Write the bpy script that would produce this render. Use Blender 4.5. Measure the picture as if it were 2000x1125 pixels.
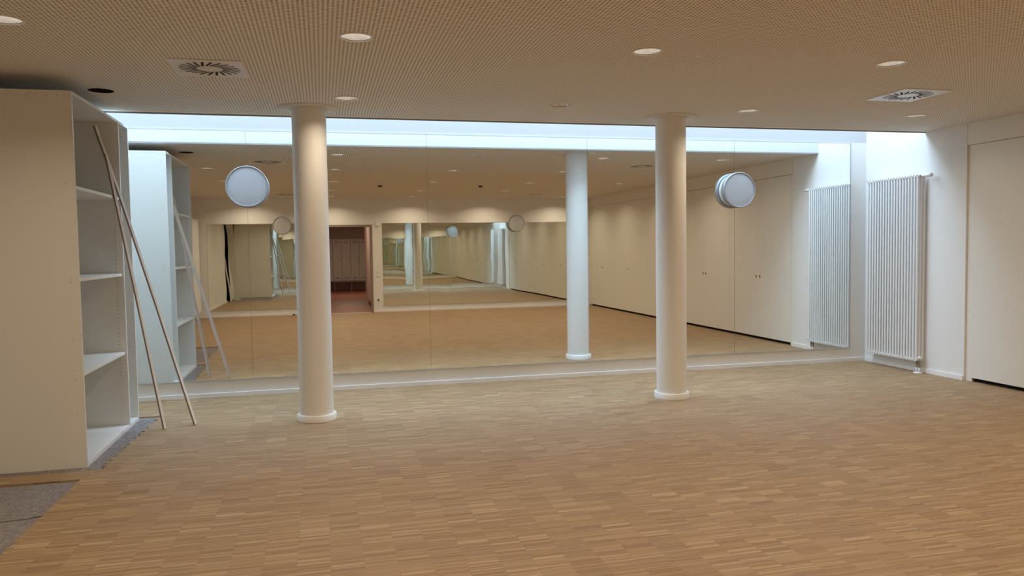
import bpy, bmesh, math, random
from mathutils import Vector, Matrix

random.seed(7)
PI = math.pi
for _o in list(bpy.data.objects):
    bpy.data.objects.remove(_o)
SC = bpy.context.scene
COL = SC.collection

# ------------------------------------------------------------------ camera
CAM_F, YAW, PITCH, ROLL, EYE = 1505.98, 0.240501, 0.051393, -0.01497, 1.44524
fwd = Vector((math.sin(YAW) * math.cos(PITCH), math.cos(YAW) * math.cos(PITCH), -math.sin(PITCH)))
rt = Vector((math.cos(YAW), -math.sin(YAW), 0))
up = rt.cross(fwd)
rt2 = rt * math.cos(ROLL) + up * math.sin(ROLL)
up2 = -rt * math.sin(ROLL) + up * math.cos(ROLL)
cd = bpy.data.cameras.new('camera')
cd.sensor_fit = 'HORIZONTAL'
cd.sensor_width = 36
cd.lens = CAM_F * 36 / 2000
cd.clip_start, cd.clip_end = 0.05, 200
cam = bpy.data.objects.new('camera', cd)
COL.objects.link(cam)
cam.matrix_world = Matrix(((rt2.x, up2.x, -fwd.x, 0), (rt2.y, up2.y, -fwd.y, 0), (rt2.z, up2.z, -fwd.z, EYE), (0, 0, 0, 1)))
SC.camera = cam

# ------------------------------------------------------------------ world, exposure
SC.view_settings.view_transform = 'Standard'
SC.view_settings.look = 'None'
SC.view_settings.exposure = 0.0
SC.view_settings.gamma = 1.0
SC.view_settings.use_curve_mapping = False
w = bpy.data.worlds.new('sky')
SC.world = w
w.use_nodes = True
w.node_tree.nodes['Background'].inputs[0].default_value = (0.55, 0.72, 1.0, 1)
w.node_tree.nodes['Background'].inputs[1].default_value = 1.0
SC.cycles.max_bounces = 16
SC.cycles.glossy_bounces = 12
SC.cycles.diffuse_bounces = 6
SC.cycles.caustics_reflective = True
SC.cycles.blur_glossy = 0.5
SC.cycles.sample_clamp_indirect = 6.0

LAMP_W = 8.5                       # one ceiling downlight
LAMP_C = (1.0, 0.825, 0.61)
SKY_S = 12.0                       # daylight through the opal skylight
SKY_C = (0.59, 0.785, 1.0)

# ------------------------------------------------------------------ measures of the room (metres)
H = 2.65                           # ceiling
D = 8.1385                         # mirrored wall
DC = 7.194                         # edge of the ceiling at the light slot
R = 6.455                          # right wall
L = -2.736                         # left wall
YB = -1.913                        # back wall
LIGHT_X = (-1.55, 0.22, 1.99, 3.76, 5.54)
LIGHT_Y = (6.30, 4.50, 2.43, 0.45, -1.28)


# ------------------------------------------------------------------ node helpers
def new_mat(name):
    m = bpy.data.materials.new(name)
    m.use_nodes = True
    return m, m.node_tree.nodes, m.node_tree.links, m.node_tree.nodes['Principled BSDF']


def bsdf(p, col, rough=0.5, spec=0.5, metal=0.0):
    p.inputs['Base Color'].default_value = (*col, 1)
    p.inputs['Roughness'].default_value = rough
    p.inputs['Specular IOR Level'].default_value = spec
    p.inputs['Metallic'].default_value = metal


def math_node(N, K, op, a, b=None):
    n = N.new('ShaderNodeMath')
    n.operation = op
    for i, v in enumerate((a, b)):
        if v is None:
            continue
        if isinstance(v, (int, float)):
            n.inputs[i].default_value = v
        else:
            K.new(v, n.inputs[i])
    return n.outputs[0]


def painted(name, col, rough=0.6, var=0.03, bump=0.05, scale=35.0, spec=0.4):
    """painted or coated surface with slight unevenness"""
    m, N, K, p = new_mat(name)
    bsdf(p, col, rough, spec)
    tc = N.new('ShaderNodeTexCoord')
    nz = N.new('ShaderNodeTexNoise')
    nz.inputs['Scale'].default_value = 2.3
    nz.inputs['Detail'].default_value = 3
    K.new(tc.outputs['Object'], nz.inputs['Vector'])
    mx = N.new('ShaderNodeMix')
    mx.data_type = 'RGBA'
    mx.inputs[6].default_value = (*[c * (1 - var) for c in col], 1)
    mx.inputs[7].default_value = (*[min(1, c * (1 + var)) for c in col], 1)
    K.new(nz.outputs['Fac'], mx.inputs[0])
    K.new(mx.outputs[2], p.inputs['Base Color'])
    if bump:
        n2 = N.new('ShaderNodeTexNoise')
        n2.inputs['Scale'].default_value = scale
        n2.inputs['Detail'].default_value = 4
        K.new(tc.outputs['Object'], n2.inputs['Vector'])
        b = N.new('ShaderNodeBump')
        b.inputs['Strength'].default_value = bump
        b.inputs['Distance'].default_value = 0.002
        K.new(n2.outputs['Fac'], b.inputs['Height'])
        K.new(b.outputs['Normal'], p.inputs['Normal'])
    return m


def plain(name, col, rough=0.5, spec=0.5, metal=0.0):
    m, N, K, p = new_mat(name)
    bsdf(p, col, rough, spec, metal)
    return m


def emitter(name, col, s):
    m, N, K, p = new_mat(name)
    N.remove(p)
    e = N.new('ShaderNodeEmission')
    e.inputs[0].default_value = (*col, 1)
    e.inputs[1].default_value = s
    K.new(e.outputs[0], N['Material Output'].inputs[0])
    return m


def mirror_mat(name, tint, wave=0.0, wave_scale=1.4):
    m, N, K, p = new_mat(name)
    bsdf(p, tint, 0.0, 0.5, 1.0)
    if wave:
        tc = N.new('ShaderNodeTexCoord')
        nz = N.new('ShaderNodeTexNoise')
        nz.inputs['Scale'].default_value = wave_scale
        nz.inputs['Detail'].default_value = 1.0
        nz.inputs['Roughness'].default_value = 0.35
        K.new(tc.outputs['Object'], nz.inputs['Vector'])
        b = N.new('ShaderNodeBump')
        b.inputs['Strength'].default_value = 1.0
        b.inputs['Distance'].default_value = wave
        K.new(nz.outputs['Fac'], b.inputs['Height'])
        K.new(b.outputs['Normal'], p.inputs['Normal'])
    return m


def parquet():
    """industrial parquet: narrow oak lamellas along X laid in columns 0.152 m long"""
    m, N, K, p = new_mat('oak_lamella_parquet')
    bsdf(p, (0.42, 0.3, 0.18), 0.4, FL_S)
    tc = N.new('ShaderNodeTexCoord')
    sp = N.new('ShaderNodeSeparateXYZ')
    K.new(tc.outputs['Object'], sp.inputs[0])
    X, Y = sp.outputs[0], sp.outputs[1]
    ci = math_node(N, K, 'FLOOR', math_node(N, K, 'DIVIDE', X, 0.152))
    # each column of lamellas is shifted a little in Y
    wc = N.new('ShaderNodeTexWhiteNoise')
    wc.noise_dimensions = '1D'
    K.new(ci, wc.inputs['W'])
    ys = math_node(N, K, 'ADD', Y, math_node(N, K, 'MULTIPLY', wc.outputs['Value'], 0.05))

    def cells(width, dim_seed):
        ri = math_node(N, K, 'FLOOR', math_node(N, K, 'DIVIDE', ys, width))
        cv = N.new('ShaderNodeCombineXYZ')
        K.new(ci, cv.inputs[0])
        K.new(ri, cv.inputs[1])
        cv.inputs[2].default_value = dim_seed
        wn = N.new('ShaderNodeTexWhiteNoise')
        wn.noise_dimensions = '3D'
        K.new(cv.outputs[0], wn.inputs['Vector'])
        return wn.outputs['Value'], ri

    v1, r1 = cells(0.0105, 1.0)
    v2, r2 = cells(0.042, 5.0)
    v3, r3 = cells(0.16, 9.0)
    # few lamellas are much paler
    pale = math_node(N, K, 'GREATER_THAN', v1, 0.93)
    mixv = math_node(N, K, 'ADD', math_node(N, K, 'MULTIPLY', v1, 0.88), math_node(N, K, 'MULTIPLY', v2, 0.12))
    mixv = math_node(N, K, 'ADD', mixv, math_node(N, K, 'MULTIPLY', v3, 0.0))
    ramp = N.new('ShaderNodeValToRGB')
    cr = ramp.color_ramp
    cr.elements[0].position, cr.elements[0].color = 0.12, (0.245, 0.143, 0.059, 1)
    cr.elements[1].position, cr.elements[1].color = 0.9, (0.385, 0.257, 0.129, 1)
    e = cr.elements.new(0.42)
    e.color = (0.308, 0.189, 0.085, 1)
    e = cr.elements.new(0.62)
    e.color = (0.336, 0.213, 0.100, 1)
    K.new(mixv, ramp.inputs[0])
    mx = N.new('ShaderNodeMix')
    mx.data_type = 'RGBA'
    mx.inputs[7].default_value = (0.50, 0.36, 0.205, 1)
    K.new(math_node(N, K, 'MULTIPLY', pale, 0.6), mx.inputs[0])
    K.new(ramp.outputs[0], mx.inputs[6])
    # grain streaks along X
    mp = N.new('ShaderNodeMapping')
    mp.inputs['Scale'].default_value = (9, 420, 1)
    K.new(tc.outputs['Object'], mp.inputs[0])
    gr = N.new('ShaderNodeTexNoise')
    gr.inputs['Scale'].default_value = 1.0
    gr.inputs['Detail'].default_value = 2
    K.new(mp.outputs[0], gr.inputs['Vector'])
    gmix = N.new('ShaderNodeMix')
    gmix.data_type = 'RGBA'
    gmix.blend_type = 'MULTIPLY'
    gmix.inputs[0].default_value = 0.35
    K.new(mx.outputs[2], gmix.inputs[6])
    grr = N.new('ShaderNodeMapRange')
    grr.inputs[1].default_value, grr.inputs[2].default_value = 0.3, 0.7
    grr.inputs[3].default_value, grr.inputs[4].default_value = 0.6, 1.25
    K.new(gr.outputs['Fac'], grr.inputs[0])
    K.new(grr.outputs[0], gmix.inputs[7])
    # fine joints across the ends
    fx = math_node(N, K, 'FRACT', math_node(N, K, 'DIVIDE', X, 0.152))
    j = math_node(N, K, 'LESS_THAN', fx, 0.009)
    jm = N.new('ShaderNodeMix')
    jm.data_type = 'RGBA'
    jm.inputs[7].default_value = (0.16, 0.10, 0.055, 1)
    K.new(math_node(N, K, 'MULTIPLY', j, 0.5), jm.inputs[0])
    K.new(gmix.outputs[2], jm.inputs[6])
    K.new(jm.outputs[2], p.inputs['Base Color'])
    rr = N.new('ShaderNodeMapRange')
    rr.inputs[3].default_value, rr.inputs[4].default_value = FL_R - 0.05, FL_R + 0.08
    K.new(v2, rr.inputs[0])
    K.new(rr.outputs[0], p.inputs['Roughness'])
    bp_ = N.new('ShaderNodeBump')
    bp_.inputs['Strength'].default_value = 0.12
    bp_.inputs['Distance'].default_value = 0.0006
    K.new(v1, bp_.inputs['Height'])
    K.new(bp_.outputs[0], p.inputs['Normal'])
    return m


def perforated():
    """white acoustic board with round holes on a square 24 mm grid"""
    m, N, K, p = new_mat('perforated_plasterboard')
    bsdf(p, (0.82, 0.785, 0.715), 0.8, 0.2)
    tc = N.new('ShaderNodeTexCoord')
    sp = N.new('ShaderNodeSeparateXYZ')
    K.new(tc.outputs['Object'], sp.inputs[0])
    q = []
    for s in (sp.outputs[0], sp.outputs[1]):
        f = math_node(N, K, 'FRACT', math_node(N, K, 'DIVIDE', s, 0.024))
        q.append(math_node(N, K, 'POWER', math_node(N, K, 'SUBTRACT', f, 0.5), 2))
    d = math_node(N, K, 'SQRT', math_node(N, K, 'ADD', q[0], q[1]))
    hole = math_node(N, K, 'LESS_THAN', d, 0.265)
    inside = math_node(N, K, 'LESS_THAN', sp.outputs[1], DC - 0.07)
    hole = math_node(N, K, 'MULTIPLY', hole, inside)
    mx = N.new('ShaderNodeMix')
    mx.data_type = 'RGBA'
    mx.inputs[6].default_value = (0.82, 0.785, 0.715, 1)
    mx.inputs[7].default_value = (0.235, 0.205, 0.17, 1)
    K.new(hole, mx.inputs[0])
    K.new(mx.outputs[2], p.inputs['Base Color'])
    return m


def rough_screed():
    """grey screed with adhesive ridges where the parquet is missing"""
    m, N, K, p = new_mat('bare_screed')
    bsdf(p, (0.2, 0.18, 0.17), 0.9, 0.15)
    tc = N.new('ShaderNodeTexCoord')
    n1 = N.new('ShaderNodeTexNoise')
    n1.inputs['Scale'].default_value = 55
    n1.inputs['Detail'].default_value = 6
    n1.inputs['Roughness'].default_value = 0.7
    K.new(tc.outputs['Object'], n1.inputs['Vector'])
    r = N.new('ShaderNodeValToRGB')
    r.color_ramp.elements[0].position, r.color_ramp.elements[0].color = 0.3, (0.15, 0.135, 0.133, 1)
    r.color_ramp.elements[1].position, r.color_ramp.elements[1].color = 0.72, (0.37, 0.34, 0.338, 1)
    K.new(n1.outputs['Fac'], r.inputs[0])
    v = N.new('ShaderNodeTexVoronoi')
    v.inputs['Scale'].default_value = 34
    K.new(tc.outputs['Object'], v.inputs['Vector'])
    speck = math_node(N, K, 'LESS_THAN', v.outputs['Distance'], 0.1)
    wn = N.new('ShaderNodeSeparateColor')
    K.new(v.outputs['Color'], wn.inputs[0])
    speck = math_node(N, K, 'MULTIPLY', speck, math_node(N, K, 'GREATER_THAN', wn.outputs[0], 0.8))
    mx = N.new('ShaderNodeMix')
    mx.data_type = 'RGBA'
    mx.inputs[7].default_value = (0.62, 0.58, 0.5, 1)
    K.new(speck, mx.inputs[0])
    K.new(r.outputs[0], mx.inputs[6])
    K.new(mx.outputs[2], p.inputs['Base Color'])
    b = N.new('ShaderNodeBump')
    b.inputs['Strength'].default_value = 0.9
    b.inputs['Distance'].default_value = 0.006
    K.new(n1.outputs['Fac'], b.inputs['Height'])
    K.new(b.outputs[0], p.inputs['Normal'])
    return m


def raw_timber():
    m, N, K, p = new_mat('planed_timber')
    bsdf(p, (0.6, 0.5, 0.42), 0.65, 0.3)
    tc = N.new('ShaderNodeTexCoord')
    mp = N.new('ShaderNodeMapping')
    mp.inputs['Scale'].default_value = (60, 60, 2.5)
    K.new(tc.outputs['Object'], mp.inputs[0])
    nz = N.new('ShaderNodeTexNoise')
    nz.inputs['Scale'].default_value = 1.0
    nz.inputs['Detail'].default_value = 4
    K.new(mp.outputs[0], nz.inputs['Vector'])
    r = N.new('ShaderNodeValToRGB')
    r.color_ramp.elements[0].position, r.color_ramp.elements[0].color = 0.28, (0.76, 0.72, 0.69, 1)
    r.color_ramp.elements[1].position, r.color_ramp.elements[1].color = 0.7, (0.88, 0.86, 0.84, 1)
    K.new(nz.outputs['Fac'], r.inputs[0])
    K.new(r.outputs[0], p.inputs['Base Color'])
    return m


FL_R, FL_S = 0.58, 0.85           # lacquer of the parquet
M = {}
M['wall'] = painted('white_wall_paint', (0.80, 0.79, 0.76), 0.75, 0.02, 0.08, 90, 0.25)
M['wellface'] = painted('slot_face_darkened_for_bounce', (0.62, 0.62, 0.62), 0.85, 0.02, 0.08, 60, 0.2)  # colour darkened to cut daylight bounced onto the front wall
M['slot'] = painted('front_wall_darkened_for_glare', (0.57, 0.57, 0.565), 0.85, 0.02, 0.08, 60, 0.2)  # wall colour darkened to offset the strong light in the slot
M['skirt'] = painted('white_skirting_lacquer', (0.82, 0.82, 0.81), 0.35, 0.01, 0.0)
M['column'] = painted('white_column_paint', (0.80, 0.79, 0.76), 0.55, 0.01, 0.03, 60, 0.35)
M['ceil'] = perforated()
M['ceil_plain'] = painted('white_ceiling_paint', (0.72, 0.69, 0.63), 0.8, 0.01, 0.0)
M['floor'] = parquet()
M['screed'] = rough_screed()
M['crack'] = plain('crack_shadow', (0.03, 0.026, 0.024), 0.95, 0.05)
M['debris'] = painted('broken_mortar', (0.33, 0.31, 0.30), 0.9, 0.25, 0.3, 80, 0.2)
M['mirror'] = mirror_mat('silvered_glass', (0.90, 0.915, 0.895))
M['mirror_wavy'] = mirror_mat('silvered_foil_glass', (0.84, 0.86, 0.78), 0.0015, 1.5)
M['rail'] = plain('brushed_aluminium', (0.62, 0.64, 0.66), 0.4, 0.5, 0.8)
M['dark'] = plain('dark_recess', (0.018, 0.016, 0.015), 0.8, 0.2)
M['backing'] = plain('grey_mirror_backing', (0.30, 0.28, 0.25), 0.7)
M['edgetrim'] = plain('grey_edge_profile', (0.30, 0.29, 0.28), 0.6)
M['board'] = painted('white_melamine_board', (0.76, 0.758, 0.72), 0.38, 0.012, 0.0)
M['edge'] = plain('white_edge_band', (0.82, 0.82, 0.79), 0.4)
M['hole'] = plain('screw_hole', (0.10, 0.085, 0.07), 0.7)
M['cupboard'] = painted('cream_cupboard_laminate', (0.80, 0.78, 0.715), 0.42, 0.01, 0.0)
M['rad'] = painted('white_radiator_enamel', (0.84, 0.845, 0.84), 0.3, 0.01, 0.0)
M['brass'] = plain('worn_brass', (0.42, 0.33, 0.22), 0.4, 0.5, 0.7)
M['plastic'] = painted('white_plastic', (0.80, 0.79, 0.76), 0.4, 0.01, 0.0)
M['lampring'] = plain('grey_lamp_ring', (0.38, 0.40, 0.43), 0.38, 0.5, 0.5)
M['opal'] = plain('opal_diffuser', (0.54, 0.56, 0.585), 0.45, 0.4)
M['reflector'] = plain('faceted_reflector', (0.88, 0.88, 0.87), 0.22, 0.5, 0.6)
M['bulb'] = emitter('warm_lamp_tube', (1.0, 0.94, 0.85), 8.0)
M['bulb_off'] = plain('unlit_lamp_tube', (0.75, 0.74, 0.70), 0.4)
M['ringwhite'] = plain('white_trim_ring', (0.78, 0.75, 0.70), 0.45)
M['vent'] = plain('white_vent_plate', (0.70, 0.68, 0.64), 0.3, 0.6)
M['timber'] = raw_timber()
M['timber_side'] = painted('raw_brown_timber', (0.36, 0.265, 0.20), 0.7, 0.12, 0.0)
M['skylight'] = emitter('opal_skylight', SKY_C, SKY_S)
M['locker'] = painted('grey_beige_locker_steel', (0.62, 0.58, 0.52), 0.45, 0.02, 0.0)
M['lockfloor'] = painted('red_brown_linoleum', (0.30, 0.115, 0.065), 0.5, 0.06, 0.05, 30)
M['pinkwall'] = painted('pale_rose_wall_paint', (0.68, 0.56, 0.49), 0.7, 0.02, 0.0)
M['frame'] = plain('grey_brown_steel_frame', (0.26, 0.20, 0.17), 0.45)
M['black'] = plain('black_rubber', (0.02, 0.02, 0.02), 0.6)
M['yellow'] = plain('yellow_plastic', (0.60, 0.42, 0.10), 0.5)
M['lens'] = plain('dark_sensor', (0.05, 0.035, 0.03), 0.3)


# ------------------------------------------------------------------ mesh helpers
class MB:
    def __init__(self):
        self.bm = bmesh.new()

    def face(self, pts, mi=0):
        f = self.bm.faces.new([self.bm.verts.new(p) for p in pts])
        f.material_index = mi
        return f

    def box(self, x0, x1, y0, y1, z0, z1, mi=0, bevel=0.0):
        x0, x1 = min(x0, x1), max(x0, x1)
        y0, y1 = min(y0, y1), max(y0, y1)
        z0, z1 = min(z0, z1), max(z0, z1)
        v = [self.bm.verts.new((x, y, z)) for x in (x0, x1) for y in (y0, y1) for z in (z0, z1)]
        fs = []
        for q in ((0, 1, 3, 2), (4, 6, 7, 5), (0, 4, 5, 1), (2, 3, 7, 6), (0, 2, 6, 4), (1, 5, 7, 3)):
            f = self.bm.faces.new([v[i] for i in q])
            f.material_index = mi
            fs.append(f)
        if bevel:
            es = list({e for f in fs for e in f.edges})
            bmesh.ops.bevel(self.bm, geom=es, offset=bevel, segments=1, affect='EDGES', profile=0.5)
        return self

    def lathe(self, prof, origin=(0, 0, 0), axis='z', n=40, mi=0, smooth=True, close=False):
        """prof: list of (radius, height, [material]) swept round an axis through origin"""
        ox, oy, oz = origin

        def pt(r, h, a):
            c, s = r * math.cos(a), r * math.sin(a)
            if axis == 'z':
                return (ox + c, oy + s, oz + h)
            if axis == 'y':
                return (ox + c, oy + h, oz + s)
            return (ox + h, oy + c, oz + s)
        rings = []
        for pr in prof:
            if pr[0] < 1e-6:
                rings.append([self.bm.verts.new(pt(0, pr[1], 0))])
            else:
                rings.append([self.bm.verts.new(pt(pr[0], pr[1], 2 * PI * i / n)) for i in range(n)])
        for k in range(len(rings) - 1):
            a, b = rings[k], rings[k + 1]
            m_ = prof[k][2] if len(prof[k]) > 2 else mi
            for i in range(n):
                j = (i + 1) % n
                vs = []
                if len(a) == 1 and len(b) == 1:
                    continue
                if len(a) == 1:
                    vs = [a[0], b[j], b[i]]
                elif len(b) == 1:
                    vs = [a[i], a[j], b[0]]
                else:
                    vs = [a[i], a[j], b[j], b[i]]
                f = self.bm.faces.new(vs)
                f.material_index = m_
                f.smooth = smooth
        return self

    def tube(self, pts, r, n=10, mi=0, caps=True):
        pts = [Vector(p) for p in pts]
        rings = []
        for i, p in enumerate(pts):
            t = (pts[min(i + 1, len(pts) - 1)] - pts[max(i - 1, 0)]).normalized()
            a = Vector((0, 0, 1)) if abs(t.z) < 0.9 else Vector((1, 0, 0))
            u = t.cross(a).normalized()
            v = t.cross(u)
            rings.append([self.bm.verts.new(p + (u * math.cos(2 * PI * k / n) + v * math.sin(2 * PI * k / n)) * r) for k in range(n)])
        for a, b in zip(rings, rings[1:]):
            for k in range(n):
                f = self.bm.faces.new([a[k], a[(k + 1) % n], b[(k + 1) % n], b[k]])
                f.smooth = True
                f.material_index = mi
        if caps:
            for rg in (rings[0], rings[-1]):
                f = self.bm.faces.new(rg)
                f.material_index = mi
        return self

    def disc(self, c, nrm, r, n=10, mi=0, sx=1.0, sz=1.0):
        """small flat disc; nrm is 'x','y' or 'z'"""
        x, y, z = c
        vs = []
        for k in range(n):
            a = 2 * PI * k / n
            p, q = r * sx * math.cos(a), r * sz * math.sin(a)
            vs.append({'x': (x, y + p, z + q), 'y': (x + p, y, z + q), 'z': (x + p, y + q, z)}[nrm])
        f = self.bm.faces.new([self.bm.verts.new(v) for v in vs])
        f.material_index = mi
        return self

    def build(self, name, mats, parent=None, loc=None):
        bmesh.ops.recalc_face_normals(self.bm, faces=self.bm.faces[:])
        me = bpy.data.meshes.new(name)
        self.bm.to_mesh(me)
        self.bm.free()
        for m in (mats if isinstance(mats, (list, tuple)) else [mats]):
            me.materials.append(m)
        o = bpy.data.objects.new(name, me)
        COL.objects.link(o)
        if parent is not None:
            o.parent = parent
        if loc is not None:
            o.location = loc
        return o


def tag(o, label, cat, group=None, kind=None):
    o['label'] = label
    o['category'] = cat
    if group:
        o['group'] = group
    if kind:
        o['kind'] = kind
    return o


def thing(name, label, cat, loc=(0, 0, 0), group=None, rz=0.0):
    o = bpy.data.objects.new(name, None)
    o.empty_display_size = 0.1
    COL.objects.link(o)
    o.location = loc
    o.rotation_euler = (0, 0, rz)
    return tag(o, label, cat, group, 'thing')


def struct(o):
    o['kind'] = 'structure'
    return o


def dup(root, loc, label, rz=None):
    """copy a thing with its parts and sub-parts"""
    r = root.copy()
    COL.objects.link(r)
    r.location = loc
    if rz is not None:
        r.rotation_euler = (0, 0, rz)
    r['label'] = label

    def rec(src, dst):
        for ch in list(src.children):
            c = ch.copy()
            COL.objects.link(c)
            c.parent = dst
            rec(ch, c)
    rec(root, r)
    return r


# ------------------------------------------------------------------ the room shell
# parquet, with the two areas where it is missing
b = MB()


def slab(x0, x1, y0, y1):
    b.box(x0, x1, y0, y1, -0.012, 0.0)


XE = -1.40
slab(XE, R + 0.1, YB, D)
slab(L, -1.55, YB, 3.70)
slab(-1.55, XE, YB, 5.43)
slab(L, XE, 5.43, 5.63)
slab(L, XE, 7.37, D)
y = 5.63
while y < 7.369:
    y2 = min(7.37, y + random.choice((0.0105, 0.021, 0.0315, 0.042)))
    t = (y - 5.63) / 1.74
    slab(-1.485 + 0.05 * t + random.uniform(-0.016, 0.014), XE, y, y2)
    y = y2
struct(b.build('floor', M['floor']))

b = MB()
b.face([(-3.4, YB, -0.0122), (R + 0.7, YB, -0.0122), (R + 0.7, D, -0.0122), (-3.4, D, -0.0122)])
# crack across the bare screed
px_, py_ = -2.75, 4.62
pts = [(px_, py_)]
while px_ < -1.56:
    px_ += random.uniform(0.03, 0.09)
    py_ += random.uniform(-0.012, 0.022)
    pts.append((min(px_, -1.552), py_))
for (xa, ya), (xb, yb) in zip(pts, pts[1:]):
    wa = random.uniform(0.003, 0.009)
    b.face([(xa, ya - wa, -0.0112), (xb, yb - wa, -0.0112), (xb, yb + wa * 0.7, -0.0112), (xa, ya + wa, -0.0112)], 1)
struct(b.build('floor_screed', [M['screed'], M['crack']]))

# ceiling: perforated board with round openings for the downlights
b = MB()
CELL = 0.2
RO = 0.088
xs = sorted([-3.4, R + 0.7] + [v for x in LIGHT_X for v in (x - CELL, x + CELL)])
ys = sorted([YB, DC] + [v for yv in LIGHT_Y for v in (yv - CELL, yv + CELL)])
for i in range(len(xs) - 1):
    for j in range(len(ys) - 1):
        cx, cy = (xs[i] + xs[i + 1]) / 2, (ys[j] + ys[j + 1]) / 2
        hit = any(abs(cx - a) < 0.02 for a in LIGHT_X) and any(abs(cy - a) < 0.02 for a in LIGHT_Y)
        if not hit:
            b.face([(xs[i], ys[j], H), (xs[i], ys[j + 1], H), (xs[i + 1], ys[j + 1], H), (xs[i + 1], ys[j], H)])
            continue
        n = 40
        sq, ci_ = [], []
        for k in range(n):
            a = 2 * PI * k / n
            c, s = math.cos(a), math.sin(a)
            m_ = max(abs(c), abs(s))
            sq.append(b.bm.verts.new((cx + c / m_ * CELL, cy + s / m_ * CELL, H)))
            ci_.append(b.bm.verts.new((cx + c * RO, cy + s * RO, H)))
        for k in range(n):
            q = (k + 1) % n
            b.bm.faces.new([sq[k], sq[q], ci_[q], ci_[k]])
struct(b.build('ceiling', M['ceil']))
# thin edge of the ceiling board at the light slot, and the slot's own faces
b = MB()
b.box(-3.4, R, DC - 0.012, DC, H - 0.012, H + 0.003)
struct(b.build('trim_1', M['edgetrim']))
b = MB()
b.box(-3.4, R, DC - 0.1, DC, H + 0.004, 4.75)
struct(b.build('wall_slot', M['wellface']))
b = MB()
b.box(-3.45, R + 0.1, D, D + 0.12, -0.02, 2.6577)
struct(b.build('wall_front', M['wall']))
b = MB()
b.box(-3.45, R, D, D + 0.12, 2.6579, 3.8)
struct(b.build('wall_front_upper', M['slot']))  # band above the mirrors, darkened in colour against slot glare
b = MB()
b.box(R, R + 0.12, 6.624, D, -0.02, 4.8)
struct(b.build('wall_right', M['wall']))
b = MB()
b.box(L - 0.12, L, YB, 3.77, -0.02, H)
b.box(L - 0.12, L, 4.45, D, -0.02, 4.8)
b.box(-3.45, -3.35, 3.65, 4.57, -0.02, H)
b.box(-3.35, L, 3.65, 3.77, -0.02, H)
b.box(-3.35, L, 4.45, 4.57, -0.02, H)
struct(b.build('wall_left', M['wall']))
DOOR_L, DOOR_R, DOOR_H = 0.08, 1.105, 2.013
b = MB()
b.box(L - 0.12, DOOR_L, YB - 0.12, YB, -0.02, H)
b.box(DOOR_R, R + 0.72, YB - 0.12, YB, -0.02, H)
b.box(DOOR_L, DOOR_R, YB - 0.12, YB, DOOR_H, H)
struct(b.build('wall_back', M['wall']))
b = MB()
b.box(R + 0.62, R + 0.72, YB, 6.75, -0.02, H)
b.box(R + 0.125, R + 0.62, 6.65, 6.75, -0.02, H)
struct(b.build('wall_cupboard', M['wall']))

# opal roof window leaning over the slot, above the mirrored wall
win = thing('window_1', 'opal strip skylight above the light slot', 'window')
del win['category'], win['label']
struct(win)
b = MB()
PY0, PZ0, PY1, PZ1 = D - 0.005, 3.7, 7.45, 4.7
b.face([(L, PY0, PZ0), (R, PY0, PZ0), (R, PY1, PZ1), (L, PY1, PZ1)])
b.build('pane', M['skylight'], win)
b = MB()
for k in range(7):
    x = L + 0.02 + (R - L - 0.04) * k / 6
    b.tube([(x, PY0 - 0.03, PZ0 + 0.02), (x, PY1 - 0.03, PZ1 - 0.02)], 0.018, 6)
b.build('glazing_bar', M['rail'], win)
b = MB(); b.box(L, R, DC, PY1 + 0.02, 4.701, 4.75); struct(b.build('ceiling_slot', M['wellface']))

# skirtings
BBZ = 0.047
b = MB(); b.box(L, R, D - 0.015, D, 0, BBZ, 0, 0.002); struct(b.build('baseboard_front', M['skirt']))
b = MB(); b.box(R - 0.015, R, 6.63, D - 0.015, 0, BBZ + 0.004, 0, 0.002); struct(b.build('baseboard_right', M['skirt']))
b = MB(); b.box(L, DOOR_L - 0.05, YB, YB + 0.015, 0, BBZ, 0, 0.002); b.box(DOOR_R + 0.05, R, YB, YB + 0.015, 0, BBZ, 0, 0.002)
struct(b.build('baseboard_back', M['skirt']))
b = MB(); b.box(L, L + 0.015, YB + 0.015, 3.77, 0, BBZ, 0, 0.002); struct(b.build('baseboard_left', M['skirt']))

# doorway in the back wall with its frame, the corridor and the locker room behind
d1 = bpy.data.objects.new('door_1', None); COL.objects.link(d1); struct(d1)
b = MB()
b.box(DOOR_R - 0.02, DOOR_R + 0.03, YB - 0.12, YB + 0.012, 0, DOOR_H + 0.03)
b.box(DOOR_L - 0.03, DOOR_L + 0.02, YB - 0.12, YB + 0.012, 0, DOOR_H + 0.03)
b.box(DOOR_L + 0.02, DOOR_R - 0.02, YB - 0.12, YB + 0.012, DOOR_H - 0.02, DOOR_H + 0.03)
b.build('door_frame', M['frame'], d1)
b = MB(); b.box(DOOR_L + 0.02, DOOR_R - 0.02, YB - 0.12, YB + 0.01, -0.01, 0.004); b.build('threshold', M['rail'], d1)
b = MB()
b.box(-3.0, 4.0, -12.7, YB - 0.12, -0.03, -0.005)
struct(b.build('floor_locker_room', M['lockfloor']))
b = MB()
b.box(1.16, 1.26, -5.7, YB - 0.12, 0.16, 2.5)
b.box(1.24, 1.26, -5.7, YB - 0.12, -0.01, 0.16)
b.box(-0.35, -0.25, -5.7, YB - 0.12, -0.01, 2.5)
struct(b.build('wall_corridor', M['pinkwall']))
b = MB()
b.box(-3.1, 4.1, -12.75, -12.6, -0.01, 2.5)
b.box(-3.1, -3.0, -12.6, -5.7, -0.01, 2.5)
b.box(4.0, 4.1, -12.6, -5.7, -0.01, 2.5)
b.box(1.26, 4.1, -5.7, -5.6, -0.01, 2.5)
b.box(-3.1, -0.35, -5.7, -5.6, -0.01, 2.5)
struct(b.build('wall_locker_room', M['pinkwall']))
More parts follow.
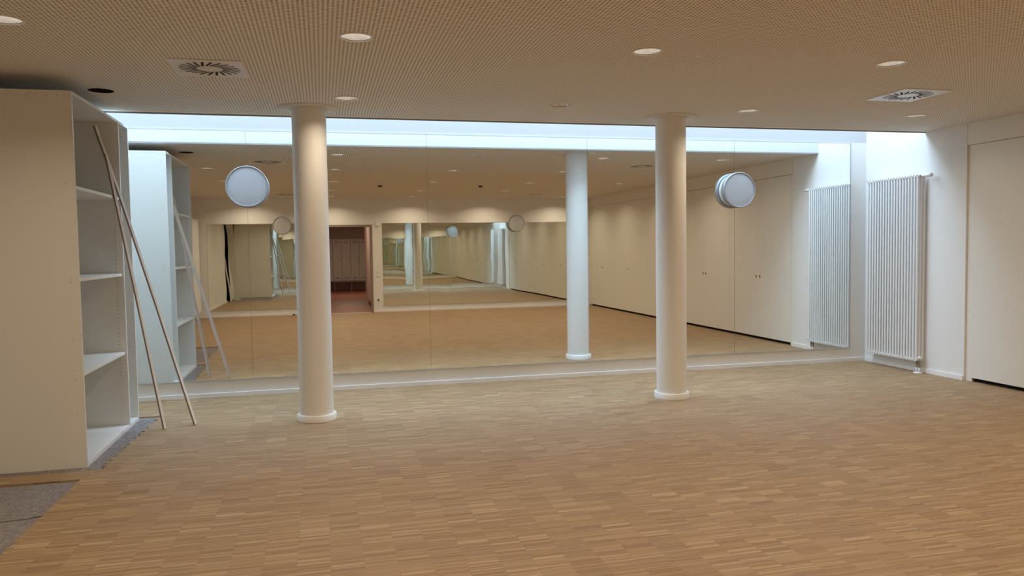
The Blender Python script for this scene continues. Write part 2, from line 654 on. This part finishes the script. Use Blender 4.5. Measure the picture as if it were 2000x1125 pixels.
b = MB(); b.box(-3.1, 4.1, -12.75, YB - 0.12, 2.5, 2.55); struct(b.build('ceiling_locker_room', M['pinkwall']))

# boards closing the cupboard front: fascia above the doors and the end strip
b = MB()
b.box(R, R + 0.02, YB, 6.6175, 2.432, H - 0.001)
b.box(R + 0.02, R + 0.6, YB, 6.6, 2.4325, 2.44)
struct(b.build('trim_2', M['cupboard']))
b = MB()
b.box(R + 0.022, R + 0.045, 6.5452, 6.6235, 0, 2.431, 0, 0.001)
b.box(R + 0.045, R + 0.6, 6.58, 6.598, 0, 2.431)
struct(b.build('trim_3', M['cupboard']))
b = MB(); b.box(R + 0.021, R + 0.05, 6.6005, 6.6235, 2.432, H - 0.001); struct(b.build('trim_4', M['cupboard']))


# ------------------------------------------------------------------ columns
def column(x, y, label):
    t = thing('round_column', label, 'column', (x, y, 0), 'round columns in the room')
    MB().lathe([(0.1415, 0.0), (0.1415, H - 0.001)], n=64).build('shaft', M['column'], t)
    MB().lathe([(0.142, 0.058), (0.158, 0.0585), (0.1635, 0.053), (0.1635, 0.001)], n=64).build('base_ring', M['skirt'], t)
    MB().lathe([(0.15, -0.004), (0.262, -0.004), (0.262, -0.0005)], (0, 0, H), n=64).build('ceiling_collar', M['ceil_plain'], t)


column(-0.079, 6.793, 'white round column nearer the open shelf unit, with a white base ring')
column(3.2125, 6.747, 'white round column nearer the white radiator, with a white base ring')

# ------------------------------------------------------------------ mirrors on the front wall
MB0, MT0 = 0.1765, 2.6457
edges = [-2.516, -0.711, 1.0944, 2.869, 4.674, 6.229]
names = ['tall wall mirror behind the open shelf unit, leftmost of the mirrored wall',
         'tall wall mirror behind the column nearer the shelf unit',
         'tall wall mirror in the middle of the mirrored wall, between the two columns',
         'tall wall mirror behind the column nearer the radiator',
         'narrowest tall wall mirror, beside the corner with the white radiator']
for k in range(5):
    x0, x1 = edges[k] + 0.0012, edges[k + 1] - 0.0012
    t = thing('wall_mirror', names[k], 'mirror', ((x0 + x1) / 2, D, MB0), 'mirrors on the front wall')
    hw = (x1 - x0) / 2
    MB().box(-hw, hw, -0.007, -0.002, 0, MT0 - MB0).build('mirror_glass', M['mirror'], t)
    MB().box(-hw - 0.001, hw + 0.001, -0.0018, 0, 0, MT0 - MB0).build('backing', M['backing'], t)
    MB().box(-hw - 0.001, hw + 0.001, -0.013, -0.0005, -0.014, -0.0005).build('bottom_rail', M['rail'], t)
    MB().box(-hw - 0.001, hw + 0.001, -0.012, -0.0005, MT0 - MB0 + 0.0005, MT0 - MB0 + 0.012).build('top_rail', M['rail'], t)
    if k == 4:
        MB().box(hw + 0.0012, hw + 0.013, -0.012, -0.0005, -0.014, MT0 - MB0 + 0.012).build('side_rail', M['rail'], t)

# mirrors on the back wall
BM0, BM1 = 0.159, 2.070
back = [(-2.461, -0.862, 'lower wall mirror on the back wall near the left radiator, reflected leaning boards in it'),
        (-0.858, -0.10, 'narrow wall mirror on the back wall between the round lamp and the locker room doorway'),
        (1.3645, 2.960, 'wall mirror on the back wall beside the light switches'),
        (2.964, 4.568, 'wall mirror on the back wall, middle one right of the doorway'),
        (4.572, 6.20, 'wall mirror on the back wall beside the cream cupboards')]
for x0, x1, lb in back:
    t = thing('back_wall_mirror', lb, 'mirror', ((x0 + x1) / 2, YB, BM0), 'mirrors on the back wall')
    hw = (x1 - x0) / 2
    MB().box(-hw, hw, 0.002, 0.007, 0, BM1 - BM0).build('mirror_glass', M['mirror_wavy'], t)
    MB().box(-hw, hw, 0.0003, 0.0018, 0, BM1 - BM0).build('backing', M['dark'], t)
    MB().box(-hw, hw, 0.0003, 0.012, -0.012, -0.0005).build('bottom_rail', M['rail'], t)
    MB().box(-hw, hw, 0.0003, 0.012, BM1 - BM0 + 0.0005, BM1 - BM0 + 0.01).build('top_rail', M['rail'], t)


# ------------------------------------------------------------------ round wall lamps (switched off)
def wall_lamp(x, y, z, sgn, label):
    """sgn -1: hangs on the mirrored wall and faces -Y; +1: on the back wall facing +Y"""
    t = thing('round_wall_lamp', label, 'wall lamp', (x, y, z), 'round wall lamps')
    s = sgn
    MB().lathe([(0.0, 0.001 * s), (0.18, 0.001 * s), (0.18, 0.045 * s)], axis='y', n=56).build('base', M['plastic'], t)
    MB().lathe([(0.17, 0.045 * s), (0.197, 0.045 * s), (0.202, 0.05 * s), (0.202, 0.108 * s), (0.199, 0.112 * s), (0.191, 0.112 * s), (0.190, 0.100 * s)],
               axis='y', n=56).build('ring', M['lampring'], t)
    MB().lathe([(0.1905, 0.101 * s), (0.16, 0.1045 * s), (0.09, 0.106 * s), (0.0, 0.1065 * s)], axis='y', n=56).build('diffuser', M['opal'], t)


wall_lamp(-0.700, D - 0.0075, 2.093, -1, 'round drum wall lamp on the mirror seam beside the shelf unit, switched off')
wall_lamp(4.680, D - 0.0075, 2.077, -1, 'round drum wall lamp on the mirror seam toward the white radiator, switched off')
wall_lamp(-0.860, YB + 0.0128, 2.031, 1, 'round drum wall lamp on the back wall near the doorway, seen in the mirror')
wall_lamp(4.570, YB + 0.0128, 2.046, 1, 'round drum wall lamp on the back wall toward the cupboards, seen in the mirror')

# ------------------------------------------------------------------ radiators
def radiator(label, loc, rz, n_sec, x_knob=True):
    """tubular radiator: local +X runs along the wall, local +Y points into the room, the valve end at X = 0"""
    t = thing('tubular_radiator', label, 'radiator', loc, 'tubular radiators', rz)
    z0, z1, p = 0.135, 2.18, 0.0438
    proto = None
    for i in range(n_sec):
        if proto is None:
            m = MB()
            for yy in (0.034, 0.072, 0.110):
                m.tube([(0, yy, z0 + 0.02), (0, yy, z1 - 0.02)], 0.0125, 12, caps=False)
            for zc in (z0 + 0.012, z1 - 0.012):
                m.tube([(0, 0.034, zc), (0, 0.110, zc)], 0.0145, 10)
                m.lathe([(0.0, 0.0), (0.013, 0.004), (0.0145, 0.014)], (0, 0.110, zc), 'y', 10)
                for yy in (0.045, 0.072, 0.103):
                    m.tube([(-0.0219, yy, zc), (0.0219, yy, zc)], 0.0142, 10, caps=False)
            s = m.build('section', M['rad'], t)
            proto = s
        else:
            s = proto.copy()
            COL.objects.link(s)
            s.parent = t
        s.location = (p * (i + 0.5), 0, 0)
    # wall brackets
    for xx in (0.15, p * n_sec - 0.15):
        MB().box(xx - 0.012, xx + 0.012, 0.0005, 0.06, 1.9, 1.93).build('bracket', M['rad'], t)
        MB().box(xx - 0.012, xx + 0.012, 0.0005, 0.06, 0.3, 0.33).build('bracket', M['rad'], t)
    if x_knob:
        m = MB()
        m.lathe([(0.0, 0.0), (0.013, 0.0), (0.013, -0.03), (0.019, -0.035), (0.021, -0.05), (0.019, -0.06), (0.021, -0.066), (0.021, -0.13), (0.017, -0.134), (0.0, -0.134)],
                (0, 0.072, z1 - 0.012), 'x', 18)
        m.build('thermostat_head', M['plastic'], t)
        m = MB()
        m.lathe([(0.0, 0.0), (0.012, 0.0), (0.020, -0.006), (0.020, -0.03), (0.0, -0.034)], (0, 0.095, z0 + 0.035), 'x', 16)
        m.build('lockshield_cap', M['plastic'], t)
    for xx in (0.055, 0.012):
        v = MB()
        v.tube([(xx, 0.072, z0), (xx, 0.072, 0.045)], 0.008, 10)
        v.tube([(xx, 0.072, z0 - 0.012), (xx, 0.072, z0 - 0.04)], 0.015, 6)
        v.tube([(xx, 0.072, 0.085), (xx, 0.072, 0.066)], 0.013, 6)
        v.build('valve', M['brass'], t)
    v = MB()
    for xx in (0.055, 0.012):
        v.tube([(xx, 0.072, 0.06), (xx, 0.072, 0.002)], 0.0105, 10)
    v.build('pipe_cover', M['plastic'], t)
    v = MB()
    v.lathe([(0.0, 0.011), (0.045, 0.009), (0.05, 0.001)], (0.034, 0.072, 0), 'z', 20)
    v.build('floor_rosette', M['skirt'], t)
    return t


# valve end towards the room on the right wall (local X -> +Y, local Y -> -X)
radiator('tall white tubular radiator on the right wall beside the mirrored wall', (R, 7.146, 0), PI / 2, 19)
rl = radiator('tall white tubular radiator on the left wall near the back corner, seen in the mirror', (L, -0.98, 0), -PI / 2, 19)

# ------------------------------------------------------------------ built-in cupboards on the right wall
yb = [6.545, 4.845, 3.125, 1.42, -0.28, YB + 0.002]
cup_l = ['cream built-in cupboard with two flat doors, nearest the mirrored wall and radiator',
         'cream built-in cupboard with two flat doors, second from the mirrored wall',
         'cream built-in cupboard with two flat doors, middle one of the five in the row',
         'cream built-in cupboard with two flat doors, second from the back wall',
         'cream built-in cupboard with two flat doors, against the back wall']
for k in range(5):
    y1, y0 = yb[k], yb[k + 1]
    wd = y1 - y0
    t = thing('built_in_cupboard', cup_l[k], 'cupboard', (R, (y0 + y1) / 2, 0), 'built-in cupboards along the right wall')
    MB().box(0.042, 0.6, -wd / 2 + 0.002, wd / 2 - 0.002, 0.045, 2.43).build('body', M['cupboard'], t)
    MB().box(0.07, 0.6, -wd / 2 + 0.002, wd / 2 - 0.002, 0.0005, 0.043).build('plinth', M['dark'], t)
    for s in (-1, 1):
        ya, yc = (0.0012, wd / 2 - 0.0012) if s > 0 else (-wd / 2 + 0.0012, -0.0012)
        dr = MB().box(0.02, 0.041, ya, yc, 0.04, 2.4285, 0, 0.0008).build('door', M['cupboard'], t)
        MB().lathe([(0.0, -0.002), (0.011, -0.002), (0.013, 0.0004)], (0.0195, s * 0.052, 0.96), 'x', 16).build('finger_pull', M['dark'], dr)
        for v in dr.children[0].data.vertices:
            v.co.z = 0.96 + (v.co.z - 0.96) * 1.9

# ------------------------------------------------------------------ open shelf unit
BX, BY0, BY1, BH, BZ0 = -1.60, 5.762, 7.305, 2.542, -0.012
XBK = -2.70
YP = 6.975
t = thing('open_shelf_unit', 'tall white open shelf unit standing on the bare screed strip', 'shelf unit', (0, 0, BZ0))
ZT = BH - BZ0


def dots(m, pts, nrm, r=0.003, mi=1):
    for q in pts:
        m.disc(q, nrm, r, 8, mi)


m = MB(); m.box(XBK, BX, BY0, BY0 + 0.019, 0.0005, ZT - 0.02, 0)
dots(m, [(BX - dx, BY0 - 0.0006, ZT - 0.035) for dx in (0.045, 0.085, 0.15, 0.215, 0.27, 0.33, 0.39)], 'y')
dots(m, [(BX - 0.03, BY0 - 0.0006, 2.42), (BX - 0.062, BY0 - 0.0006, 2.425), (BX - 0.06, BY0 - 0.0006, 1.935), (BX - 0.05, BY0 - 0.0006, 1.30), (BX - 0.05, BY0 - 0.0006, 1.27),
         (BX - 0.05, BY0 - 0.0006, 0.67), (BX - 0.05, BY0 - 0.0006, 0.61), (BX - 0.05, BY0 - 0.0006, 0.88), (BX - 0.045, BY0 - 0.0006, 0.37)], 'y', 0.003)
dots(m, [(BX - 0.05, BY0 + 0.0196, 0.45 + 0.032 * k) for k in range(58)], 'y', 0.003)
m.build('side_panel', [M['board'], M['hole']], t)
m = MB(); m.box(XBK, BX, BY1 - 0.019, BY1, 0.0005, ZT - 0.02, 0)
dots(m, [(BX - dx, BY1 + 0.0006, ZT - 0.035) for dx in (0.06, 0.15, 0.24, 0.33)], 'y')
for zz in (2.42, 1.93, 1.3, 0.65, 0.08):
    dots(m, [(BX - 0.05, BY1 + 0.0006, zz), (BX - 0.07, BY1 + 0.0006, zz - 0.02), (BX - 0.045, BY1 + 0.0006, zz + 0.022)], 'y', 0.0032)
    dots(m, [(BX - 0.05, BY1 - 0.0196, zz), (BX - 0.08, BY1 - 0.0196, zz + 0.01), (BX - 0.05, BY1 - 0.0196, zz + 0.04)], 'y', 0.003)
m.build('side_panel', [M['board'], M['hole']], t)
m = MB(); m.box(XBK + 0.01, BX, YP, YP + 0.019, 0.0305, ZT - 0.0205, 0)
dots(m, [(BX - 0.055, YP - 0.0006, 0.45 + 0.032 * k) for k in range(46)], 'y', 0.0035)
m.build('partition', [M['board'], M['hole']], t)
MB().box(XBK, BX, BY0, BY1, ZT - 0.0195, ZT, 0, 0.001).build('top_panel', M['board'], t)
MB().box(XBK + 0.01, BX, BY0 + 0.0195, BY1 - 0.0195, 0.001, 0.03, 0).build('bottom_panel', M['edge'], t)
MB().box(XBK + 0.0005, XBK + 0.0095, BY0 + 0.0195, BY1 - 0.0195, 0.031, ZT - 0.02).build('back_panel', M['board'], t)
for zz in (1.915, 1.285, 0.633):
    MB().box(XBK + 0.01, BX - 0.015, BY0 + 0.0197, YP - 0.0005, zz - BZ0 - 0.022, zz - BZ0, 0, 0.001).build('shelf', M['edge'], t)

# ------------------------------------------------------------------ timber battens leaning on the shelf edge
def batten(name, label, pts, wx, wy, roll=0.62):
    pts = [Vector(p) for p in pts]
    o0 = pts[0].copy()
    ax = (pts[-1] - pts[0]).normalized()
    q = Vector((0, 0, 1)).rotation_difference(ax)
    qi = q.inverted()
    m = MB()
    rings = []
    for p_ in pts:
        l_ = qi @ (p_ - o0)
        cr_, sr_ = math.cos(roll), math.sin(roll)
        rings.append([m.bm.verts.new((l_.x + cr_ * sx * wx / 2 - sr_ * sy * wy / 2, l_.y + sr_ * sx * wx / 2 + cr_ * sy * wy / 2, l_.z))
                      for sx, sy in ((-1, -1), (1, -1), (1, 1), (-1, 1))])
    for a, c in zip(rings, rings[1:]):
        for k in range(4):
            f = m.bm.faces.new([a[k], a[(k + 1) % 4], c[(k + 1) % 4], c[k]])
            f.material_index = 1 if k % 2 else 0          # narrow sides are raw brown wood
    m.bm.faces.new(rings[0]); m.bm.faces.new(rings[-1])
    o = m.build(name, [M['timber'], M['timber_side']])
    o.location = o0
    o.rotation_mode = 'QUATERNION'
    o.rotation_quaternion = q
    tag(o, label, 'batten', 'battens leaning on the shelf unit')


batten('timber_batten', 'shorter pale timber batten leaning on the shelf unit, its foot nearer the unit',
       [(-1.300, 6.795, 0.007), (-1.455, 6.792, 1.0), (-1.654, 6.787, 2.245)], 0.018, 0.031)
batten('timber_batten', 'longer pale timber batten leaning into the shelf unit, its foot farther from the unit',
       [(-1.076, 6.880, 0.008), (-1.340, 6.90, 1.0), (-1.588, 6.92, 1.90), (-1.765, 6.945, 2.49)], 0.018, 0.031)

# ------------------------------------------------------------------ broken mortar along the missing parquet
b = MB()


def chip(x, y, s):
    n = random.choice((4, 5, 6))
    a0 = random.uniform(0, 6)
    bot, top = [], []
    hgt = random.uniform(0.2, 0.6) * s
    for k in range(n):
        a = a0 + 2 * PI * k / n
        r = s * random.uniform(0.5, 1.0)
        bot.append(b.bm.verts.new((x + r * math.cos(a), y + r * math.sin(a), -0.0119)))
        top.append(b.bm.verts.new((x + 0.7 * r * math.cos(a), y + 0.7 * r * math.sin(a), -0.0119 + hgt)))
    b.bm.faces.new(top)
    b.bm.faces.new(bot)
    for k in range(n):
        b.bm.faces.new([bot[k], bot[(k + 1) % n], top[(k + 1) % n], top[k]])


for _ in range(420):
    chip(random.uniform(-1.59, -1.47 + 0.03), random.uniform(5.64, 7.36), random.choice((0.002, 0.003, 0.004, 0.006, 0.009)))
for _ in range(170):
    chip(random.uniform(-2.6, -1.5), random.uniform(5.64, 5.752), random.choice((0.003, 0.005, 0.008, 0.014)))
for _ in range(160):
    chip(random.uniform(-2.6, -1.57), random.uniform(3.75, 5.42), random.choice((0.002, 0.003, 0.004, 0.006)))
o = b.build('mortar_debris', M['debris'])
tag(o, 'crumbs of broken mortar lying on the bare screed around the shelf unit', 'debris', kind='stuff')

# ------------------------------------------------------------------ downlights
ROW = ['in the ceiling row nearest the mirrored wall', 'in the second ceiling row from the mirrored wall', 'in the middle ceiling row',
       'in the ceiling row second from the back wall', 'in the ceiling row nearest the back wall']
CLM = ['leftmost', 'second from left', 'third from left', 'second from right', 'rightmost']


def downlight(x, y, label, lit=True, dim=1.0):
    t = thing('ceiling_downlight', label, 'downlight', (x, y, H), 'recessed ceiling downlights')
    MB().lathe([(0.1, -0.0005), (0.1, -0.003), (0.096, -0.005), (0.088, -0.005), (0.086, 0.002)], n=40).build('trim_ring', M['ringwhite'], t)
    MB().lathe([(0.0862, 0.0005, 1), (0.0845, 0.003), (0.0815, 0.016), (0.0775, 0.032), (0.066, 0.07), (0.05, 0.1), (0.0, 0.101)], n=20, smooth=False).build('reflector', [M['reflector'], M['dark']], t)
    m = MB()
    for s in (-1, 1):
        m.tube([(-0.05, 0.018 * s, 0.075), (0.05, 0.018 * s, 0.075)], 0.008, 8)
    m.build('lamp_tube', M['bulb'] if lit else M['bulb_off'], t)
    if lit:
        ld = bpy.data.lights.new('lamp_light', 'AREA')
        ld.shape = 'DISK'
        ld.size = 0.15
        ld.energy = LAMP_W * dim
        ld.color = LAMP_C
        ld.spread = math.radians(146)
        lo = bpy.data.objects.new('lamp_light', ld)
        COL.objects.link(lo)
        lo.parent = t
        lo.location = (0, 0, -0.002)
    return t


proto = downlight(LIGHT_X[1], LIGHT_Y[0], 'recessed ceiling downlight nearest the column beside the shelf unit, lit', True, 0.65)
proto2 = downlight(LIGHT_X[0], LIGHT_Y[1], 'recessed round downlight, leftmost in the second ceiling row from the mirrored wall')
for j, yv in enumerate(LIGHT_Y):
    for i, xv in enumerate(LIGHT_X):
        if (i, j) in ((0, 0), (1, 0), (0, 1)):
            continue
        if (i, j) == (2, 0):
            downlight(xv, yv, 'unlit dark recessed downlight between the two columns, the only one switched off', False)
            continue
        lb = 'recessed round downlight, %s %s' % (CLM[i], ROW[j])
        dl = dup(proto2, (xv, yv, H), lb)
        if (i, j) in ((4, 0), (3, 0)):             # weaker lamps
            for ch in dl.children:
                if ch.type == 'LIGHT':
                    ch.data = ch.data.copy()
                    ch.data.energy = LAMP_W * (0.35 if i == 4 else 0.75)
# the opening whose fitting is missing
o = MB().lathe([(0.0885, 0.0), (0.0885, 0.06), (0.0, 0.06)], n=28).build('empty_light_opening', M['dark'])
o.location = (LIGHT_X[0], LIGHT_Y[0], H)
tag(o, 'dark empty round opening in the ceiling above the shelf unit, fitting missing', 'opening', kind='thing')


# ------------------------------------------------------------------ swirl air vents
def air_vent(x, y, label):
    t = thing('ceiling_air_vent', label, 'air vent', (x, y, H), 'square swirl air vents')
    MB().box(-0.222, 0.222, -0.235, 0.235, -0.006, -0.0005, 0, 0.002).build('plate', M['vent'], t)
    m = MB()
    for k in range(22):
        a = 2 * PI * k / 22
        c, s = math.cos(a), math.sin(a)
        ax = Vector((c, s, 0))
        tw = Vector((math.cos(a + 0.55), math.sin(a + 0.55), 0))
        nn = Vector((-tw.y, tw.x, 0))
        p0 = ax * 0.082
        p1 = p0 + tw * 0.115
        wv = 0.0082
        m.face([p0 - nn * wv + Vector((0, 0, -0.0065)), p1 - nn * wv + Vector((0, 0, -0.0065)), p1 + nn * wv + Vector((0, 0, -0.0065)), p0 + nn * wv + Vector((0, 0, -0.0065))])
    m.build('air_slots', M['dark'], t)
    return t


v0 = air_vent(-0.68, 5.42, 'square white air vent with radial slots, in the ceiling toward the shelf unit')
dup(v0, (4.69, 5.42, H), 'square white air vent with radial slots, in the ceiling toward the radiator')
dup(v0, (-0.70, -0.65, H), 'square air vent with radial slots near the back wall above the doorway side, seen mirrored')
dup(v0, (4.70, -0.55, H), 'square air vent with radial slots near the back wall toward the cupboards, seen mirrored')


# smoke detectors
def detector(x, y, label):
    t = thing('ceiling_smoke_detector', label, 'smoke detector', (x, y, H), 'ceiling smoke detectors')
    MB().lathe([(0.0, -0.012), (0.085, -0.011), (0.09, -0.0005)], n=28).build('base', M['ceil_plain'], t)
    MB().lathe([(0.042, -0.012), (0.042, -0.03), (0.03, -0.042), (0.0, -0.044)], n=24).build('sensor', M['lens'], t)
    return t


s0 = detector(1.07, 1.80, 'small dark ceiling smoke detector nearer the doorway, seen in the mirror')
dup(s0, (2.95, 1.85, H), 'small dark ceiling smoke detector nearer the cupboards, seen in the mirror')

# ------------------------------------------------------------------ small things on the back wall
def switch(z, label):
    t = thing('light_switch', label, 'light switch', (1.247, YB, z), 'light switches by the doorway')
    MB().box(-0.04, 0.04, 0.0005, 0.010, -0.04, 0.04, 0, 0.002).build('plate', M['plastic'], t)
    MB().box(-0.03, 0.03, 0.0102, 0.015, -0.03, 0.03, 0, 0.002).build('rocker', M['skirt'], t)


switch(0.955, 'white light switch right of the doorway, upper of the two')
switch(0.865, 'white light switch right of the doorway, lower of the two')
t = thing('wall_socket', 'white power socket low on the back wall right of the doorway', 'socket', (1.245, YB, 0.29))
MB().box(-0.04, 0.04, 0.0005, 0.010, -0.04, 0.04, 0, 0.002).build('plate', M['plastic'], t)
MB().lathe([(0.0, 0.0103), (0.02, 0.0103), (0.022, 0.0125), (0.024, 0.0125), (0.024, 0.0102)], axis='y', n=20).build('socket_well', M['lens'], t)
t = thing('wall_box', 'small white box high on the back wall right of the doorway', 'junction box', (1.263, YB, 2.05))
MB().box(-0.045, 0.045, 0.0005, 0.03, -0.045, 0.045, 0, 0.004).build('body', M['plastic'], t)
MB().box(-0.038, 0.038, 0.0302, 0.034, -0.038, 0.038, 0, 0.002).build('lid', M['plastic'], t)
o = MB().lathe([(0.0, 0.035), (0.02, 0.034), (0.026, 0.02), (0.028, 0.0)], n=16).build('door_stop', M['black'])
o.location = (-0.66, YB + 0.06, 0.0005)
tag(o, 'small black door stop on the floor under the back wall mirror', 'door stop', kind='thing')

# ------------------------------------------------------------------ lockers seen through the doorway
LKN = ['leftmost of the lockers in view', 'second from left in the locker row', 'third from left in the locker row', 'fourth from left in the locker row',
       'fifth from left in the locker row', 'rightmost of the lockers in view']
for k in range(6):
    t = thing('metal_locker', 'tall grey metal locker through the doorway, %s' % LKN[k], 'locker', (-0.10 + 0.31 * k, -12.0, 0), 'lockers beyond the doorway')
    MB().box(-0.152, 0.152, -0.5, -0.02, 0.36, 1.87).build('body', M['locker'], t)
    dr = MB().box(-0.146, 0.146, -0.019, 0.0, 0.37, 1.86, 0, 0.004).build('door', M['locker'], t)
    m = MB()
    for z in (1.78, 1.755, 1.73, 0.50, 0.475, 0.45):
        m.box(-0.08, 0.08, 0.0005, 0.004, z - 0.006, z + 0.004)
    m.build('louvre_vents', M['frame'], dr)
    MB().lathe([(0.0, 0.022), (0.018, 0.02), (0.02, 0.0005)], (0.10, 0, 1.15), 'y', 14).build('turn_lock', M['frame'], dr)
t = thing('locker_bench_frame', 'dark steel stand carrying the row of metal lockers', 'locker stand', (0.7, -12.0, 0))
MB().box(-0.95, 0.95, -0.5, 0.0, 0.32, 0.358).build('top', M['frame'], t)
for x in (-0.9, -0.3, 0.3, 0.9):
    MB().box(x - 0.015, x + 0.015, -0.05, -0.02, -0.004, 0.319).build('leg', M['frame'], t)
    MB().box(x - 0.015, x + 0.015, -0.48, -0.45, -0.004, 0.319).build('leg', M['frame'], t)
t = thing('added_ceiling_lamp', 'added unseen ceiling lamp lighting the locker room beyond the doorway', 'ceiling lamp', (0.8, -9.0, 2.5))  # unseen lamp, added to light the lockers
MB().lathe([(0.0, -0.05), (0.2, -0.045), (0.22, -0.0005)], n=28).build('shade', M['opal'], t)
ld = bpy.data.lights.new('lamp_light', 'AREA'); ld.shape = 'DISK'; ld.size = 0.4; ld.energy = 34; ld.color = (1, 0.78, 0.58)
lo = bpy.data.objects.new('lamp_light', ld); COL.objects.link(lo); lo.parent = t; lo.location = (0, 0, -0.056)
t2 = dup(t, (0.35, -4.0, 2.5), 'added unseen ceiling lamp brightening the corridor just inside the doorway')  # second unseen lamp, added to brighten the corridor wall
for ch in t2.children:
    if ch.type == 'LIGHT':
        ch.data = ch.data.copy()
        ch.data.energy = 12

# ------------------------------------------------------------------ leaning boards in the niche of the left wall
def leaning(x0, x1, y0, y1, lean, label):
    m = MB()
    m.box(0, x1 - x0, y0, y1, 0, 2.5)
    o = m.build('leaning_board', [M['board']])
    o.location = (x0, 0, -0.0115)
    o.rotation_euler = (0, -lean, 0)
    tag(o, label, 'board', 'boards leaning by the left wall', 'thing')


leaning(-2.69, -2.67, 4.10, 4.30, 0.095, 'narrow white board edge-on in the dark niche of the left wall')
leaning(-2.60, -2.42, 4.40, 4.42, 0.075, 'wide white board leaning in the dark niche of the left wall')
t = thing('yellow_wall_tag', 'small yellow tag on the left wall beside the niche', 'tag', (L, 3.70, 1.10))
MB().box(0.0005, 0.015, -0.03, 0.03, -0.07, 0.07, 0, 0.003).build('body', M['yellow'], t)
MB().box(0.0152, 0.02, -0.015, 0.015, -0.02, 0.02).build('clip', M['plastic'], t)
